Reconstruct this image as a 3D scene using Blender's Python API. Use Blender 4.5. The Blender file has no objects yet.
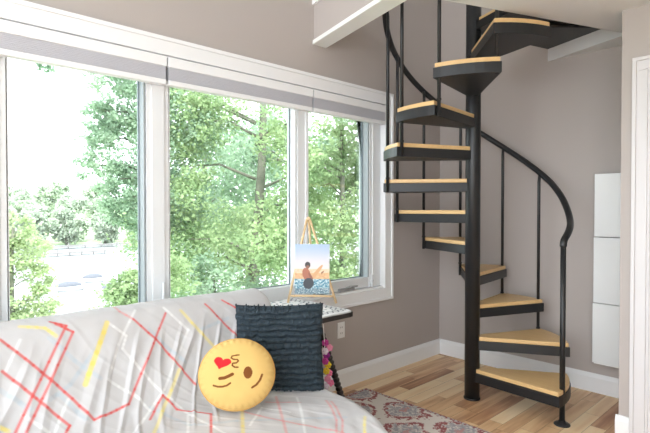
import bpy, bmesh, math, random, json
from mathutils import Vector, Matrix, noise
PI = math.pi
random.seed(7)
scene = bpy.context.scene
COL = scene.collection

# ------------------------------------------------------------------ materials
def srgb(r, g, b):
    def f(c):
        c /= 255.0
        return c / 12.92 if c <= 0.04045 else ((c + 0.055) / 1.055) ** 2.4
    return (f(r), f(g), f(b), 1.0)

def mat(name, col, rough=0.6, metal=0.0, noise_amt=0.0, noise_scale=8.0, bump=0.0, bump_scale=60.0, attr=None, spec=None):
    m = bpy.data.materials.new(name); m.use_nodes = True
    nt = m.node_tree; b = nt.nodes['Principled BSDF']
    b.inputs['Roughness'].default_value = rough
    b.inputs['Metallic'].default_value = metal
    if spec is not None: b.inputs['Specular IOR Level'].default_value = spec
    b.inputs['Base Color'].default_value = col
    tc = nt.nodes.new('ShaderNodeTexCoord')
    if attr:
        a = nt.nodes.new('ShaderNodeVertexColor'); a.layer_name = attr
        nt.links.new(a.outputs['Color'], b.inputs['Base Color'])
    elif noise_amt > 0:
        n = nt.nodes.new('ShaderNodeTexNoise'); n.inputs['Scale'].default_value = noise_scale
        n.inputs['Detail'].default_value = 4
        nt.links.new(tc.outputs['Object'], n.inputs['Vector'])
        mx = nt.nodes.new('ShaderNodeMix'); mx.data_type = 'RGBA'
        mx.inputs['A'].default_value = tuple(c * (1 - noise_amt) for c in col[:3]) + (1,)
        mx.inputs['B'].default_value = tuple(min(1, c * (1 + noise_amt)) for c in col[:3]) + (1,)
        nt.links.new(n.outputs['Fac'], mx.inputs['Factor'])
        nt.links.new(mx.outputs['Result'], b.inputs['Base Color'])
    if bump > 0:
        n2 = nt.nodes.new('ShaderNodeTexNoise'); n2.inputs['Scale'].default_value = bump_scale
        nt.links.new(tc.outputs['Object'], n2.inputs['Vector'])
        bp = nt.nodes.new('ShaderNodeBump'); bp.inputs['Strength'].default_value = bump
        bp.inputs['Distance'].default_value = 0.01
        nt.links.new(n2.outputs['Fac'], bp.inputs['Height'])
        nt.links.new(bp.outputs['Normal'], b.inputs['Normal'])
    return m

def wood_mat(name, c1, c2, rough=0.4, along='X', scale=6):
    m = mat(name, c1, rough)
    nt = m.node_tree; b = nt.nodes['Principled BSDF']
    tc = nt.nodes['Texture Coordinate'] if 'Texture Coordinate' in nt.nodes else nt.nodes.new('ShaderNodeTexCoord')
    mp = nt.nodes.new('ShaderNodeMapping')
    mp.inputs['Scale'].default_value = {'X': (1, 9, 9), 'Y': (9, 1, 9), 'Z': (9, 9, 1)}[along]
    n = nt.nodes.new('ShaderNodeTexNoise'); n.inputs['Scale'].default_value = scale; n.inputs['Detail'].default_value = 5
    mx = nt.nodes.new('ShaderNodeMix'); mx.data_type = 'RGBA'
    mx.inputs['A'].default_value = c1; mx.inputs['B'].default_value = c2
    nt.links.new(tc.outputs['Object'], mp.inputs['Vector']); nt.links.new(mp.outputs['Vector'], n.inputs['Vector'])
    nt.links.new(n.outputs['Fac'], mx.inputs['Factor']); nt.links.new(mx.outputs['Result'], b.inputs['Base Color'])
    return m

M = {}
M['wall'] = mat('greige_wall_paint', srgb(182, 173, 168), 0.75, noise_amt=0.02, noise_scale=2, bump=0.03, bump_scale=120)
M['ceiling'] = mat('ceiling_paint', srgb(222, 221, 220), 0.85, bump=0.03, bump_scale=150)
M['white'] = mat('white_trim_paint', srgb(240, 240, 241), 0.45)
M['door'] = mat('door_paint', srgb(216, 213, 214), 0.5)
M['beam'] = mat('cream_trim_paint', srgb(238, 240, 236), 0.5)
M['vinyl'] = mat('white_vinyl', srgb(232, 234, 236), 0.35)
M['gasket'] = mat('grey_gasket', srgb(120, 132, 138), 0.5)
M['sash'] = mat('casement_sash_shaded', srgb(164, 172, 175), 0.55)  # grey-blue because the shade on the frame side is put into the colour
M['slat'] = mat('blind_slats', srgb(205, 205, 212), 0.5)
M['black'] = mat('black_powder_coated_steel', srgb(31, 32, 34), 0.40, noise_amt=0.05, noise_scale=30)
M['tread'] = wood_mat('maple_tread', srgb(230, 194, 140), srgb(212, 172, 116), 0.35)
M['box'] = mat('white_laminate', srgb(236, 237, 236), 0.4)
M['plate'] = mat('white_plastic', srgb(246, 245, 243), 0.35)
M['darkslot'] = mat('dark_slot', srgb(60, 55, 52), 0.6)
M['darkwood'] = wood_mat('ebony_turned_wood', srgb(38, 33, 31), srgb(24, 21, 20), 0.35, 'Z')
M['easel'] = wood_mat('pine_easel', srgb(238, 210, 168), srgb(224, 192, 146), 0.5, 'Z')
M['navy'] = mat('navy_ruffled_cotton', srgb(58, 69, 77), 0.9, noise_amt=0.35, noise_scale=60, bump=0.5, bump_scale=260, spec=0.15)
M['navy_back'] = mat('navy_cotton', srgb(38, 50, 62), 0.9)
M['sofa'] = mat('sofa_upholstery', srgb(150, 145, 142), 0.9)
M['sofa_leg'] = mat('sofa_wooden_foot', srgb(70, 50, 38), 0.5)
M['glass'] = None
M['leafg'] = None

def colmat(name, rough=0.85, bump=0.0, bs=200.0, spec=0.2):
    return mat(name, (1, 1, 1, 1), rough, attr='Col', bump=bump, bump_scale=bs, spec=spec)

def glass_mat():
    m = bpy.data.materials.new('window_glass'); m.use_nodes = True
    nt = m.node_tree; nt.nodes.clear()
    o = nt.nodes.new('ShaderNodeOutputMaterial'); t = nt.nodes.new('ShaderNodeBsdfTransparent')
    g = nt.nodes.new('ShaderNodeBsdfGlossy'); g.inputs['Roughness'].default_value = 0.02
    t.inputs['Color'].default_value = (0.95, 0.97, 0.965, 1)
    fr = nt.nodes.new('ShaderNodeFresnel'); fr.inputs['IOR'].default_value = 1.35
    mx = nt.nodes.new('ShaderNodeMixShader')
    nt.links.new(fr.outputs[0], mx.inputs[0]); nt.links.new(t.outputs[0], mx.inputs[1]); nt.links.new(g.outputs[0], mx.inputs[2])
    nt.links.new(mx.outputs[0], o.inputs['Surface'])
    return m
M['glass'] = glass_mat()

def leaf_mat(name, c1, c2, trans=0.45):
    m = bpy.data.materials.new(name); m.use_nodes = True
    nt = m.node_tree; nt.nodes.clear()
    o = nt.nodes.new('ShaderNodeOutputMaterial')
    d = nt.nodes.new('ShaderNodeBsdfDiffuse'); t = nt.nodes.new('ShaderNodeBsdfTranslucent')
    tc = nt.nodes.new('ShaderNodeTexCoord'); n = nt.nodes.new('ShaderNodeTexNoise')
    n.inputs['Scale'].default_value = 1.3; n.inputs['Detail'].default_value = 6
    r = nt.nodes.new('ShaderNodeMapRange'); r.inputs[1].default_value = .35; r.inputs[2].default_value = .65
    mx = nt.nodes.new('ShaderNodeMix'); mx.data_type = 'RGBA'
    mx.inputs['A'].default_value = c1; mx.inputs['B'].default_value = c2
    ms = nt.nodes.new('ShaderNodeMixShader'); ms.inputs[0].default_value = trans
    nt.links.new(tc.outputs['Object'], n.inputs['Vector']); nt.links.new(n.outputs['Fac'], r.inputs[0])
    nt.links.new(r.outputs[0], mx.inputs['Factor'])
    nt.links.new(mx.outputs['Result'], d.inputs['Color']); nt.links.new(mx.outputs['Result'], t.inputs['Color'])
    nt.links.new(d.outputs[0], ms.inputs[1]); nt.links.new(t.outputs[0], ms.inputs[2])
    nt.links.new(ms.outputs[0], o.inputs['Surface'])
    return m

def floor_mat():
    m = bpy.data.materials.new('hickory_planks'); m.use_nodes = True
    nt = m.node_tree; N = nt.nodes; L = nt.links; b = N['Principled BSDF']
    b.inputs['Roughness'].default_value = 0.38
    tc = N.new('ShaderNodeTexCoord'); sp = N.new('ShaderNodeSeparateXYZ'); L.new(tc.outputs['Object'], sp.inputs[0])
    def math_(op, a, bb=None, c=None):
        n = N.new('ShaderNodeMath'); n.operation = op
        for i, v in enumerate((a, bb, c)):
            if v is None: continue
            if isinstance(v, (int, float)): n.inputs[i].default_value = v
            else: L.new(v, n.inputs[i])
        return n.outputs[0]
    W = 0.095
    xr = math_('DIVIDE', sp.outputs['X'], W); row = math_('FLOOR', xr); fx = math_('FRACT', xr)
    wn = N.new('ShaderNodeTexWhiteNoise'); wn.noise_dimensions = '1D'; L.new(row, wn.inputs['W'])
    off = math_('MULTIPLY', wn.outputs['Value'], 7.0)
    yl = math_('DIVIDE', sp.outputs['Y'], 0.62); yy = math_('ADD', yl, off); colm = math_('FLOOR', yy); fy = math_('FRACT', yy)
    cb = N.new('ShaderNodeCombineXYZ'); L.new(row, cb.inputs[0]); L.new(colm, cb.inputs[1])
    w2 = N.new('ShaderNodeTexWhiteNoise'); w2.noise_dimensions = '3D'; L.new(cb.outputs[0], w2.inputs['Vector'])
    # grain
    mp = N.new('ShaderNodeMapping'); mp.inputs['Scale'].default_value = (34, 3.0, 1)
    va = N.new('ShaderNodeVectorMath'); va.operation = 'ADD'; sc = N.new('ShaderNodeVectorMath'); sc.operation = 'SCALE'
    L.new(w2.outputs['Color'], sc.inputs[0]); sc.inputs['Scale'].default_value = 9.0
    L.new(tc.outputs['Object'], va.inputs[0]); L.new(sc.outputs[0], va.inputs[1]); L.new(va.outputs[0], mp.inputs['Vector'])
    gn = N.new('ShaderNodeTexNoise'); gn.inputs['Scale'].default_value = 1.0; gn.inputs['Detail'].default_value = 6; L.new(mp.outputs[0], gn.inputs['Vector'])
    lo = N.new('ShaderNodeMapping'); lo.inputs['Scale'].default_value = (14, 1.4, 1); L.new(va.outputs[0], lo.inputs['Vector'])
    ln = N.new('ShaderNodeTexNoise'); ln.inputs['Scale'].default_value = 1.0; L.new(lo.outputs[0], ln.inputs['Vector'])
    t = math_('ADD', math_('MULTIPLY', w2.outputs['Value'], 0.85), math_('MULTIPLY', math_('SUBTRACT', gn.outputs['Fac'], 0.5), 0.55))
    t = math_('ADD', t, math_('MULTIPLY', math_('SUBTRACT', ln.outputs['Fac'], 0.5), 0.9))
    cr = N.new('ShaderNodeValToRGB'); e = cr.color_ramp.elements
    e[0].position = 0.0; e[0].color = srgb(244, 218, 180)
    e[1].position = 1.0; e[1].color = srgb(138, 93, 66)
    for p, c in ((0.25, srgb(236, 202, 158)), (0.5, srgb(222, 180, 136)), (0.75, srgb(184, 134, 98))):
        x = e.new(p); x.color = c
    L.new(t, cr.inputs[0])
    g1 = math_('LESS_THAN', fx, 0.025); g2 = math_('LESS_THAN', fy, 0.004); g = math_('MAXIMUM', g1, g2)
    mx = N.new('ShaderNodeMix'); mx.data_type = 'RGBA'; mx.inputs['B'].default_value = srgb(110, 75, 52)
    L.new(math_('MULTIPLY', g, 0.7), mx.inputs['Factor']); L.new(cr.outputs[0], mx.inputs['A'])
    L.new(mx.outputs['Result'], b.inputs['Base Color'])
    return m
M['floor'] = floor_mat()

# ------------------------------------------------------------------ mesh helpers
class MB:
    def __init__(s): s.v = []; s.f = []; s.sm = []
    def add(s, vs, fs, smooth=False):
        o = len(s.v); s.v += [tuple(p) for p in vs]
        s.f += [tuple(i + o for i in f) for f in fs]; s.sm += [smooth] * len(fs)
        return s
    def box(s, x0, x1, y0, y1, z0, z1, b=0.0):
        x0, x1 = sorted((x0, x1)); y0, y1 = sorted((y0, y1)); z0, z1 = sorted((z0, z1))
        if b > 0:   # bevelled box via bmesh
            bm = bmesh.new(); bmesh.ops.create_cube(bm, size=1)
            for v in bm.verts:
                v.co = Vector(((x0 + x1) / 2 + v.co.x * (x1 - x0), (y0 + y1) / 2 + v.co.y * (y1 - y0), (z0 + z1) / 2 + v.co.z * (z1 - z0)))
            bmesh.ops.bevel(bm, geom=bm.edges[:], offset=b, segments=2, profile=0.6, affect='EDGES')
            bm.verts.index_update()
            s.add([v.co for v in bm.verts], [[v.index for v in f.verts] for f in bm.faces]); bm.free(); return s
        vs = [(x0, y0, z0), (x1, y0, z0), (x1, y1, z0), (x0, y1, z0), (x0, y0, z1), (x1, y0, z1), (x1, y1, z1), (x0, y1, z1)]
        return s.add(vs, [(0, 3, 2, 1), (4, 5, 6, 7), (0, 1, 5, 4), (1, 2, 6, 5), (2, 3, 7, 6), (3, 0, 4, 7)])
    def prism(s, poly, z0, z1):
        """poly: counter-clockwise xy list"""
        n = len(poly)
        vs = [(p[0], p[1], z0) for p in poly] + [(p[0], p[1], z1) for p in poly]
        fs = [tuple(range(n - 1, -1, -1)), tuple(range(n, 2 * n))] + [(i, (i + 1) % n, n + (i + 1) % n, n + i) for i in range(n)]
        return s.add(vs, fs)
    def extrude(s, prof, axis, a, b):
        """profile in the two other axes, extruded along axis from a to b"""
        n = len(prof)
        def P(u, w, t):
            return {'x': (t, u, w), 'y': (u, t, w), 'z': (u, w, t)}[axis]
        vs = [P(u, w, a) for u, w in prof] + [P(u, w, b) for u, w in prof]
        return s.add(vs, [tuple(range(n)), tuple(range(2 * n - 1, n - 1, -1))] + [(i, n + i, n + (i + 1) % n, (i + 1) % n) for i in range(n)])
    def tube(s, pts, r, n=14, caps=True):
        pts = [Vector(p) for p in pts]; R = r if isinstance(r, (list, tuple)) else [r] * len(pts)
        vs = []; prev = None
        for i, p in enumerate(pts):
            t = (pts[min(i + 1, len(pts) - 1)] - pts[max(i - 1, 0)]).normalized()
            if prev is None:
                u = t.orthogonal().normalized()
            else:
                u = (prev - t * prev.dot(t)).normalized()
            prev = u; w = t.cross(u)
            for k in range(n):
                a = 2 * PI * k / n
                vs.append(p + (u * math.cos(a) + w * math.sin(a)) * R[i])
        fs = [(i * n + k, i * n + (k + 1) % n, (i + 1) * n + (k + 1) % n, (i + 1) * n + k) for i in range(len(pts) - 1) for k in range(n)]
        s.add(vs, fs, True)
        if caps:
            o = len(s.v) - len(vs)
            s.f.append(tuple(o + k for k in range(n - 1, -1, -1))); s.sm.append(False)
            s.f.append(tuple(o + (len(pts) - 1) * n + k for k in range(n))); s.sm.append(False)
        return s
    def lathe(s, prof, c, n=24):
        """prof: (radius, z) list"""
        return s.tube([(c[0], c[1], c[2] + z) for _, z in prof], [max(r, 1e-4) for r, _ in prof], n)
    def sphere(s, c, r, n=12, m=8, sc=(1, 1, 1)):
        vs = []; fs = []
        for j in range(m + 1):
            th = PI * j / m
            for i in range(n):
                ph = 2 * PI * i / n
                vs.append((c[0] + r * sc[0] * math.sin(th) * math.cos(ph), c[1] + r * sc[1] * math.sin(th) * math.sin(ph), c[2] + r * sc[2] * math.cos(th)))
        for j in range(m):
            for i in range(n):
                fs.append((j * n + i, (j + 1) * n + i, (j + 1) * n + (i + 1) % n, j * n + (i + 1) % n))
        return s.add(vs, fs, True)
    def build(s, name, m, parent=None, origin=None, bevel=0.0):
        me = bpy.data.meshes.new(name)
        o3 = Vector(origin) if origin is not None else None
        vs = s.v if o3 is None else [tuple(Vector(p) - o3) for p in s.v]
        me.from_pydata(vs, [], s.f); me.update()
        me.polygons.foreach_set('use_smooth', s.sm)
        if m: me.materials.append(m)
        o = bpy.data.objects.new(name, me); COL.objects.link(o)
        if o3 is not None: o.location = o3
        if parent is not None:
            o.parent = parent
            if parent.location.length > 0 or parent.rotation_euler.z != 0:
                o.matrix_parent_inverse = Matrix.LocRotScale(parent.location, parent.rotation_euler, None).inverted()
        if bevel > 0:
            md = o.modifiers.new('bevel', 'BEVEL'); md.width = bevel; md.segments = 2; md.limit_method = 'ANGLE'; md.angle_limit = 0.7
        return o

def tag(o, label=None, cat=None, group=None, kind=None):
    if label: o['label'] = label
    if cat: o['category'] = cat
    if group: o['group'] = group
    if kind: o['kind'] = kind
    return o
def empty(name, loc, label, cat, group=None):
    o = bpy.data.objects.new(name, None); COL.objects.link(o); o.location = loc; o.empty_display_size = 0.1
    return tag(o, label, cat, group)
def struct(o, label=None): 
    o['kind'] = 'structure'
    if label: o['label'] = label
    return o
def grid_obj(name, P, nu, nv, colf, m, parent=None, closed_u=False):
    """P(i,j)->xyz for i<nu, j<nv ; colf(i,j)->rgba"""
    vs = [tuple(P(i, j)) for j in range(nv) for i in range(nu)]
    fs = []
    for j in range(nv - 1):
        for i in range(nu if closed_u else nu - 1):
            a = j * nu + i; b = j * nu + (i + 1) % nu
            fs.append((a, b, b + nu, a + nu))
    me = bpy.data.meshes.new(name); me.from_pydata(vs, [], fs); me.update()
    me.polygons.foreach_set('use_smooth', [True] * len(fs))
    if colf:
        ca = me.color_attributes.new('Col', 'FLOAT_COLOR', 'POINT')
        buf = []
        for j in range(nv):
            for i in range(nu): buf.extend(colf(i, j))
        ca.data.foreach_set('color', buf)
    me.materials.append(m)
    o = bpy.data.objects.new(name, me); COL.objects.link(o)
    if parent is not None:
        o.parent = parent
        o.matrix_parent_inverse = Matrix.LocRotScale(parent.location, parent.rotation_euler, None).inverted()
    return o
def lerp(a, b, t): return tuple(x + (y - x) * t for x, y in zip(a, b))
def smooth(a, b, x):
    t = max(0.0, min(1.0, (x - a) / (b - a))); return t * t * (3 - 2 * t)
COVER = json.loads('''{"red":[[[0.61,-3.529],[0.642,-3.504],[0.673,-3.478],[0.705,-3.452],[0.737,-3.427],[0.77,-3.402],[0.803,-3.376],[0.835,-3.352],[0.869,-3.329],[0.903,-3.305],[0.939,-3.283],[0.974,-3.261],[1.01,-3.239]],[[1.01,-3.239],[1.006,-3.216],[1.003,-3.193],[0.999,-3.169],[0.994,-3.145],[0.989,-3.12],[0.985,-3.094],[0.928,-3.054],[0.868,-3.012],[0.807,-2.969],[0.743,-2.927],[0.676,-2.883],[0.605,-2.835]],[[0.61,-2.996],[0.649,-2.968],[0.688,-2.939],[0.726,-2.91],[0.808,-2.861],[0.893,-2.815],[0.977,-2.771]],[[0.737,-3.533],[0.78,-3.499],[0.824,-3.465],[0.869,-3.431],[0.914,-3.398],[0.959,-3.364],[1.005,-3.33],[1.012,-3.336],[1.02,-3.342],[1.03,-3.349]],[[0.976,-3.514],[0.919,-3.48],[0.86,-3.445],[0.799,-3.408],[0.735,-3.37],[0.667,-3.33],[0.594,-3.285],[0.583,-3.304],[0.571,-3.323],[0.559,-3.342]],[[0.986,-3.48],[0.932,-3.446],[0.875,-3.411],[0.815,-3.374],[0.755,-3.339],[0.693,-3.302],[0.627,-3.263],[0.611,-3.283],[0.594,-3.302],[0.578,-3.322]],[[0.588,-2.611],[0.664,-2.563],[0.738,-2.51],[0.813,-2.456]],[[0.579,-2.505],[0.606,-2.476],[0.633,-2.445],[0.659,-2.412]],[[1.093,-3.035],[1.055,-3.002],[1.016,-2.968],[0.987,-2.941],[1.013,-2.924],[1.047,-2.914],[1.083,-2.907],[1.125,-2.873],[1.174,-2.845],[1.223,-2.817],[1.276,-2.848],[1.325,-2.876],[1.372,-2.904]]],"pink":[[[0.503,-3.059],[0.557,-3.047],[0.584,-3.023],[0.61,-2.998]],[[1.254,-2.482],[1.374,-2.554],[1.48,-2.617],[1.574,-2.672]],[[1.448,-2.334],[1.511,-2.365],[1.569,-2.392],[1.623,-2.416],[1.657,-2.444],[1.688,-2.47],[1.719,-2.495]],[[1.472,-2.325],[1.533,-2.35],[1.589,-2.372],[1.643,-2.393],[1.676,-2.42],[1.707,-2.447],[1.734,-2.469]],[[1.282,-2.705],[1.374,-2.663],[1.463,-2.622],[1.548,-2.581],[1.608,-2.536],[1.667,-2.492],[1.725,-2.448]],[[1.27,-2.553],[1.308,-2.516],[1.346,-2.479],[1.384,-2.441]]],"yellow":[[[0.606,-2.756],[0.677,-2.712],[0.748,-2.667],[0.818,-2.621]],[[0.89,-2.833],[0.975,-2.897],[1.069,-2.97],[1.219,-3.074]],[[0.944,-3.559],[0.95,-3.551],[0.956,-3.543],[0.962,-3.535]],[[0.589,-3.366],[0.604,-3.354],[0.618,-3.343],[0.633,-3.331]],[[1.288,-2.699],[1.348,-2.737],[1.404,-2.773],[1.458,-2.807]],[[1.687,-2.278],[1.728,-2.316],[1.758,-2.34],[1.787,-2.363]],[[0.563,-3.454],[0.572,-3.425],[0.58,-3.395],[0.589,-3.366]]],"thick":[[[0.608,-3.117],[0.652,-3.14],[0.694,-3.163],[0.735,-3.184],[0.777,-3.205],[0.817,-3.226],[0.858,-3.247]]],"white":[[[0.605,-3.116],[0.632,-3.093],[0.658,-3.069],[0.684,-3.045],[0.703,-3.054],[0.721,-3.063],[0.739,-3.072],[0.818,-3.026],[0.898,-2.982],[0.978,-2.939],[1.02,-2.905],[1.078,-2.887],[1.161,-2.885],[1.249,-2.877],[1.332,-2.869],[1.409,-2.861]],[[0.574,-2.836],[0.621,-2.808],[0.665,-2.774],[0.709,-2.74],[0.797,-2.804],[0.882,-2.866],[0.963,-2.927],[0.988,-2.955],[1.012,-2.983],[1.043,-3.015],[1.075,-3.053],[1.113,-3.093],[1.162,-3.136]],[[0.946,-3.062],[0.976,-3.044],[1.006,-3.027],[1.043,-3.015]],[[0.917,-3.483],[0.948,-3.457],[0.979,-3.431],[1.009,-3.405]],[[0.903,-3.321],[0.941,-3.344],[0.979,-3.365],[1.015,-3.386]],[[1.155,-2.891],[1.21,-2.92],[1.262,-2.947],[1.31,-2.973]],[[1.321,-2.407],[1.436,-2.483],[1.537,-2.551],[1.625,-2.609]],[[0.565,-2.977],[0.621,-3.018],[0.67,-3.053],[0.718,-3.087],[0.767,-3.109],[0.814,-3.131],[0.86,-3.154],[0.899,-3.116],[0.939,-3.079],[0.979,-3.04]],[[0.625,-3.462],[0.665,-3.483],[0.703,-3.503],[0.741,-3.523]],[[1.417,-2.745],[1.384,-2.702],[1.349,-2.656],[1.312,-2.607],[1.352,-2.584],[1.391,-2.561],[1.429,-2.539]]],"blue":[[[0.636,-3.358],[0.674,-3.329],[0.713,-3.3],[0.751,-3.272],[0.783,-3.243],[0.815,-3.214],[0.848,-3.185]],[[0.876,-3.346],[0.916,-3.321],[0.957,-3.296],[0.998,-3.272]],[[0.805,-3.545],[0.837,-3.515],[0.871,-3.486],[0.906,-3.456]],[[0.676,-2.93],[0.713,-2.904],[0.75,-2.878],[0.788,-2.852],[0.811,-2.832],[0.835,-2.811],[0.86,-2.792]],[[0.72,-2.676],[0.708,-2.62],[0.697,-2.562],[0.684,-2.501]],[[0.721,-3.186],[0.764,-3.227],[0.805,-3.266],[0.845,-3.303],[0.859,-3.331],[0.873,-3.358],[0.886,-3.384]],[[1.025,-3.008],[1.08,-2.97],[1.163,-2.948],[1.251,-2.932],[1.302,-2.852],[1.354,-2.77],[1.406,-2.686],[1.482,-2.581],[1.557,-2.474],[1.631,-2.362]]]}''')
COVER_BASE = srgb(207, 205, 206)
EXPOSURE = 2.38
SUN = 1.2
LA1, LA2 = srgb(134, 158, 116), srgb(168, 186, 142)  # near leaf tones down to LC are paled to imitate haze and glare
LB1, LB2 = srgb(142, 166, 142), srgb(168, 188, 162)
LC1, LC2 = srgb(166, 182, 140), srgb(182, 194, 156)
LD1, LD2 = srgb(174, 187, 168), srgb(188, 198, 180)  # far leaves: haze painted in as a paler green, no haze volume

# ================================================================== camera, world, light
cd = bpy.data.cameras.new('camera'); cam = bpy.data.objects.new('camera', cd); COL.objects.link(cam)
cam.location = (2.601, -3.922, 1.35)
cam.rotation_euler = (math.radians(90 - 0.88), 0, math.radians(46.7))
cd.sensor_width = 36; cd.lens = 491.0 * 36 / 650; cd.clip_start = 0.05; cd.clip_end = 2000
scene.camera = cam
scene.view_settings.view_transform = 'Standard'; scene.view_settings.look = 'None'
scene.view_settings.exposure = EXPOSURE; scene.view_settings.gamma = 1; scene.view_settings.use_curve_mapping = False
w = bpy.data.worlds.new('overcast_sky'); scene.world = w; w.use_nodes = True
bg = w.node_tree.nodes['Background']; bg.inputs['Color'].default_value = (0.88, 0.945, 1.0, 1); bg.inputs['Strength'].default_value = 1.0
sd = bpy.data.lights.new('sun', 'SUN'); sd.energy = SUN; sd.angle = math.radians(3); sd.color = (1.0, 0.97, 0.9)
so = bpy.data.objects.new('sun', sd); COL.objects.link(so)
so.rotation_euler = Vector((0.62, -0.38, 0.95)).to_track_quat('Z', 'Y').to_euler(); so.location = (8, -6, 12)

# ================================================================== room shell
HZ = 4.4            # height of the tall part of the room
CZ = 2.505          # underside of the loft floor
struct(MB().box(-0.16, 6.5, -6.8, 0.12, -0.12, 0).build('floor', M['floor']), 'hickory plank floor with light and dark boards')
struct(MB().box(5.2, 5.35, -6.6, -0.5701, 0, HZ).build('wall_far_added', M['ceiling']), 'unseen pale wall on the far right, added to balance the light')  # out of view, added to cut side light on the window wall
# window wall with its opening
wx0, wx1 = -0.15, 0.0
OY0, OY1, OZ0, OZ1 = -3.60, -0.793, 0.70, 2.20
mb = MB()
mb.box(wx0, wx1, -6.6, OY0, 0, HZ); mb.box(wx0, wx1, OY1, 0.12, 0, HZ)
mb.box(wx0, wx1, OY0, OY1, 0, OZ0); mb.box(wx0, wx1, OY0, OY1, OZ1, HZ)
struct(mb.build('wall_left', M['wall']), 'greige wall with the three-part window')
struct(MB().box(0, 6.5, 0, 0.12, 0, HZ).build('wall_back', M['wall']), 'greige wall behind the spiral staircase')
struct(MB().box(1.695, 1.80, -0.69, -0.002, 0, CZ - 0.001).box(1.80, 6.5, -0.69, -0.57, 0, CZ - 0.001).build('wall_right', M['wall']), 'greige wall end beside the white door casing')
# loft floor: right part, opening edges rotated to the room
cC = (1.0, -1.72); cD = (1.6, -0.235); cE = (0.985, -0.001)
mb = MB(); mb.prism([cC, (1.0, -3.0), (6.5, -3.0), (6.5, -0.001), cE, cD], CZ, CZ + 0.175)
struct(mb.build('ceiling', M['ceiling']), 'underside of the loft floor around the stair opening')
struct(MB().box(-0.15, 6.5, -6.6, 0.12, HZ, HZ + 0.1).build('ceiling_upper_added', M['ceiling']), 'unseen high ceiling over the living area, put in to block the sun')  # out of view, put in to keep the sun out of the room
# half wall along the loft edge with cream beam under it
def slab(p, q, th, z0, z1, mb=None, off=0.0):
    mb = mb or MB(); p = Vector(p); q = Vector(q); d = (q - p).normalized(); n = Vector((d.y, -d.x)) 
    a = p + n * off; b = q + n * off; c = q + n * (off + th); e = p + n * (off + th)
    poly = [tuple(a), tuple(e), tuple(c), tuple(b)]
    ar = sum(poly[i][0] * poly[(i + 1) % 4][1] - poly[(i + 1) % 4][0] * poly[i][1] for i in range(4))
    if ar < 0: poly.reverse()
    return mb.prism(poly, z0, z1)
B0 = (0.001, -1.461); B1 = (0.999, -1.72)
struct(slab(B0, B1, 0.115, 2.545, 2.79).build('wall_loft', M['wall']), 'greige face of the loft half wall above the cream beam')
struct(slab(B0, B1, 0.125, 2.515, 2.545).build('trim_1', M['beam'], bevel=0.003), 'cream beam trim under the loft half wall')
struct(slab(B0, B1, 0.15, 2.79, 2.83, off=-0.02).build('trim_2', M['white'], bevel=0.003), 'white cap on the loft half wall')

# baseboards
def base_prof(h=0.138, t=0.015): return [(0, 0), (t, 0), (t, h - 0.03), (t - 0.004, h - 0.018), (t - 0.008, h - 0.004), (t - 0.011, h), (0, h)]
struct(MB().extrude([(x + 0.0005, z) for x, z in base_prof()], 'y', -6.6, -0.0005).build('baseboard_left', M['white']))
struct(MB().extrude([(-x - 0.0005, z) for x, z in base_prof()], 'x', 0.016, 1.694).build('baseboard_back', M['white']))
struct(MB().extrude([(-0.6905 - x, z) for x, z in base_prof()], 'x', 1.68, 1.752).extrude([(1.6945 - x, z) for x, z in base_prof()], 'y', -0.705, -0.017).build('baseboard_right', M['white']))
# door casing on the right wall and its door
mb = MB()
for (a, b, t) in ((0.0, 0.020, 0.026), (0.0201, 0.075, 0.018), (0.0751, 0.090, 0.013)):
    xl, xr, zt3 = 1.755, 2.80, 2.21
    mb.box(xl + a, xl + b, -0.691 - t, -0.691, 0, zt3 - b); mb.box(xr - b, xr - a, -0.691 - t, -0.691, 0, zt3 - b)
    mb.box(xl + a, xr - a, -0.691 - t, -0.691, zt3 - b, zt3 - a)
struct(mb.build('trim_3', M['door'], bevel=0.002), 'white door casing at the right edge')
dr = MB().box(1.846, 2.709, -0.7015, -0.6915, 0.01, 2.119).build('door_1', M['door']); struct(dr, 'white panelled door')
for zz in ((0.25, 0.95), (1.1, 1.95)):
    for xx in ((1.96, 2.23), (2.33, 2.6)): MB().box(xx[0], xx[1], -0.708, -0.7017, zz[0], zz[1], 0.002).build('panel', M['door'], dr)
k = MB().tube([(2.64, -0.702, 1.0), (2.64, -0.75, 1.0)], 0.01).sphere((2.64, -0.762, 1.0), 0.026).build('door_knob', mat('brushed_nickel', srgb(160, 155, 150), 0.3, 1.0), dr)

# ------------------------------------------------------------------ window: casing (trim), jambs, three units
mb = MB()
def frame_yz(mb, y0, y1, z0, z1, t, x0, x1):
    mb.box(x0, x1, y0, y1, z0, z0 + t); mb.box(x0, x1, y0, y1, z1 - t, z1)
    mb.box(x0, x1, y0, y0 + t, z0 + t, z1 - t); mb.box(x0, x1, y1 - t, y1, z0 + t, z1 - t)
frame_yz(mb, OY0 - 0.09, OY1 + 0.078, OZ0 - 0.095, OZ1 + 0.098, 0.022, 0.0005, 0.030)
frame_yz(mb, OY0 - 0.07, OY1 + 0.058, OZ0 - 0.075, OZ1 + 0.078, 0.078, 0.0005, 0.020)
struct(mb.build('trim_4', M['white'], bevel=0.002), 'white casing around the three-part window')
mb = MB(); frame_yz(mb, OY0, OY1, OZ0, OZ1, 0.018, -0.149, 0.0)
struct(mb.build('trim_5', M['white']), 'white window jambs')
posts = [(-3.60 + 0.019, -3.440), (-2.785, -2.655), (-1.700, -1.609), (-0.945, -0.812)]
mb = MB()
for a, b in posts:
    mb.box(-0.148, -0.034, a, b, OZ0 + 0.019, OZ1 - 0.019, 0.002)
    wd = b - a
    if wd > 0.1: mb.box(-0.034, -0.026, a + wd * 0.22, b - wd * 0.22, OZ0 + 0.019, OZ1 - 0.019, 0.002)
    else: mb.box(-0.034, -0.024, b - 0.022, b, OZ0 + 0.019, OZ1 - 0.019, 0.002)
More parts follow.
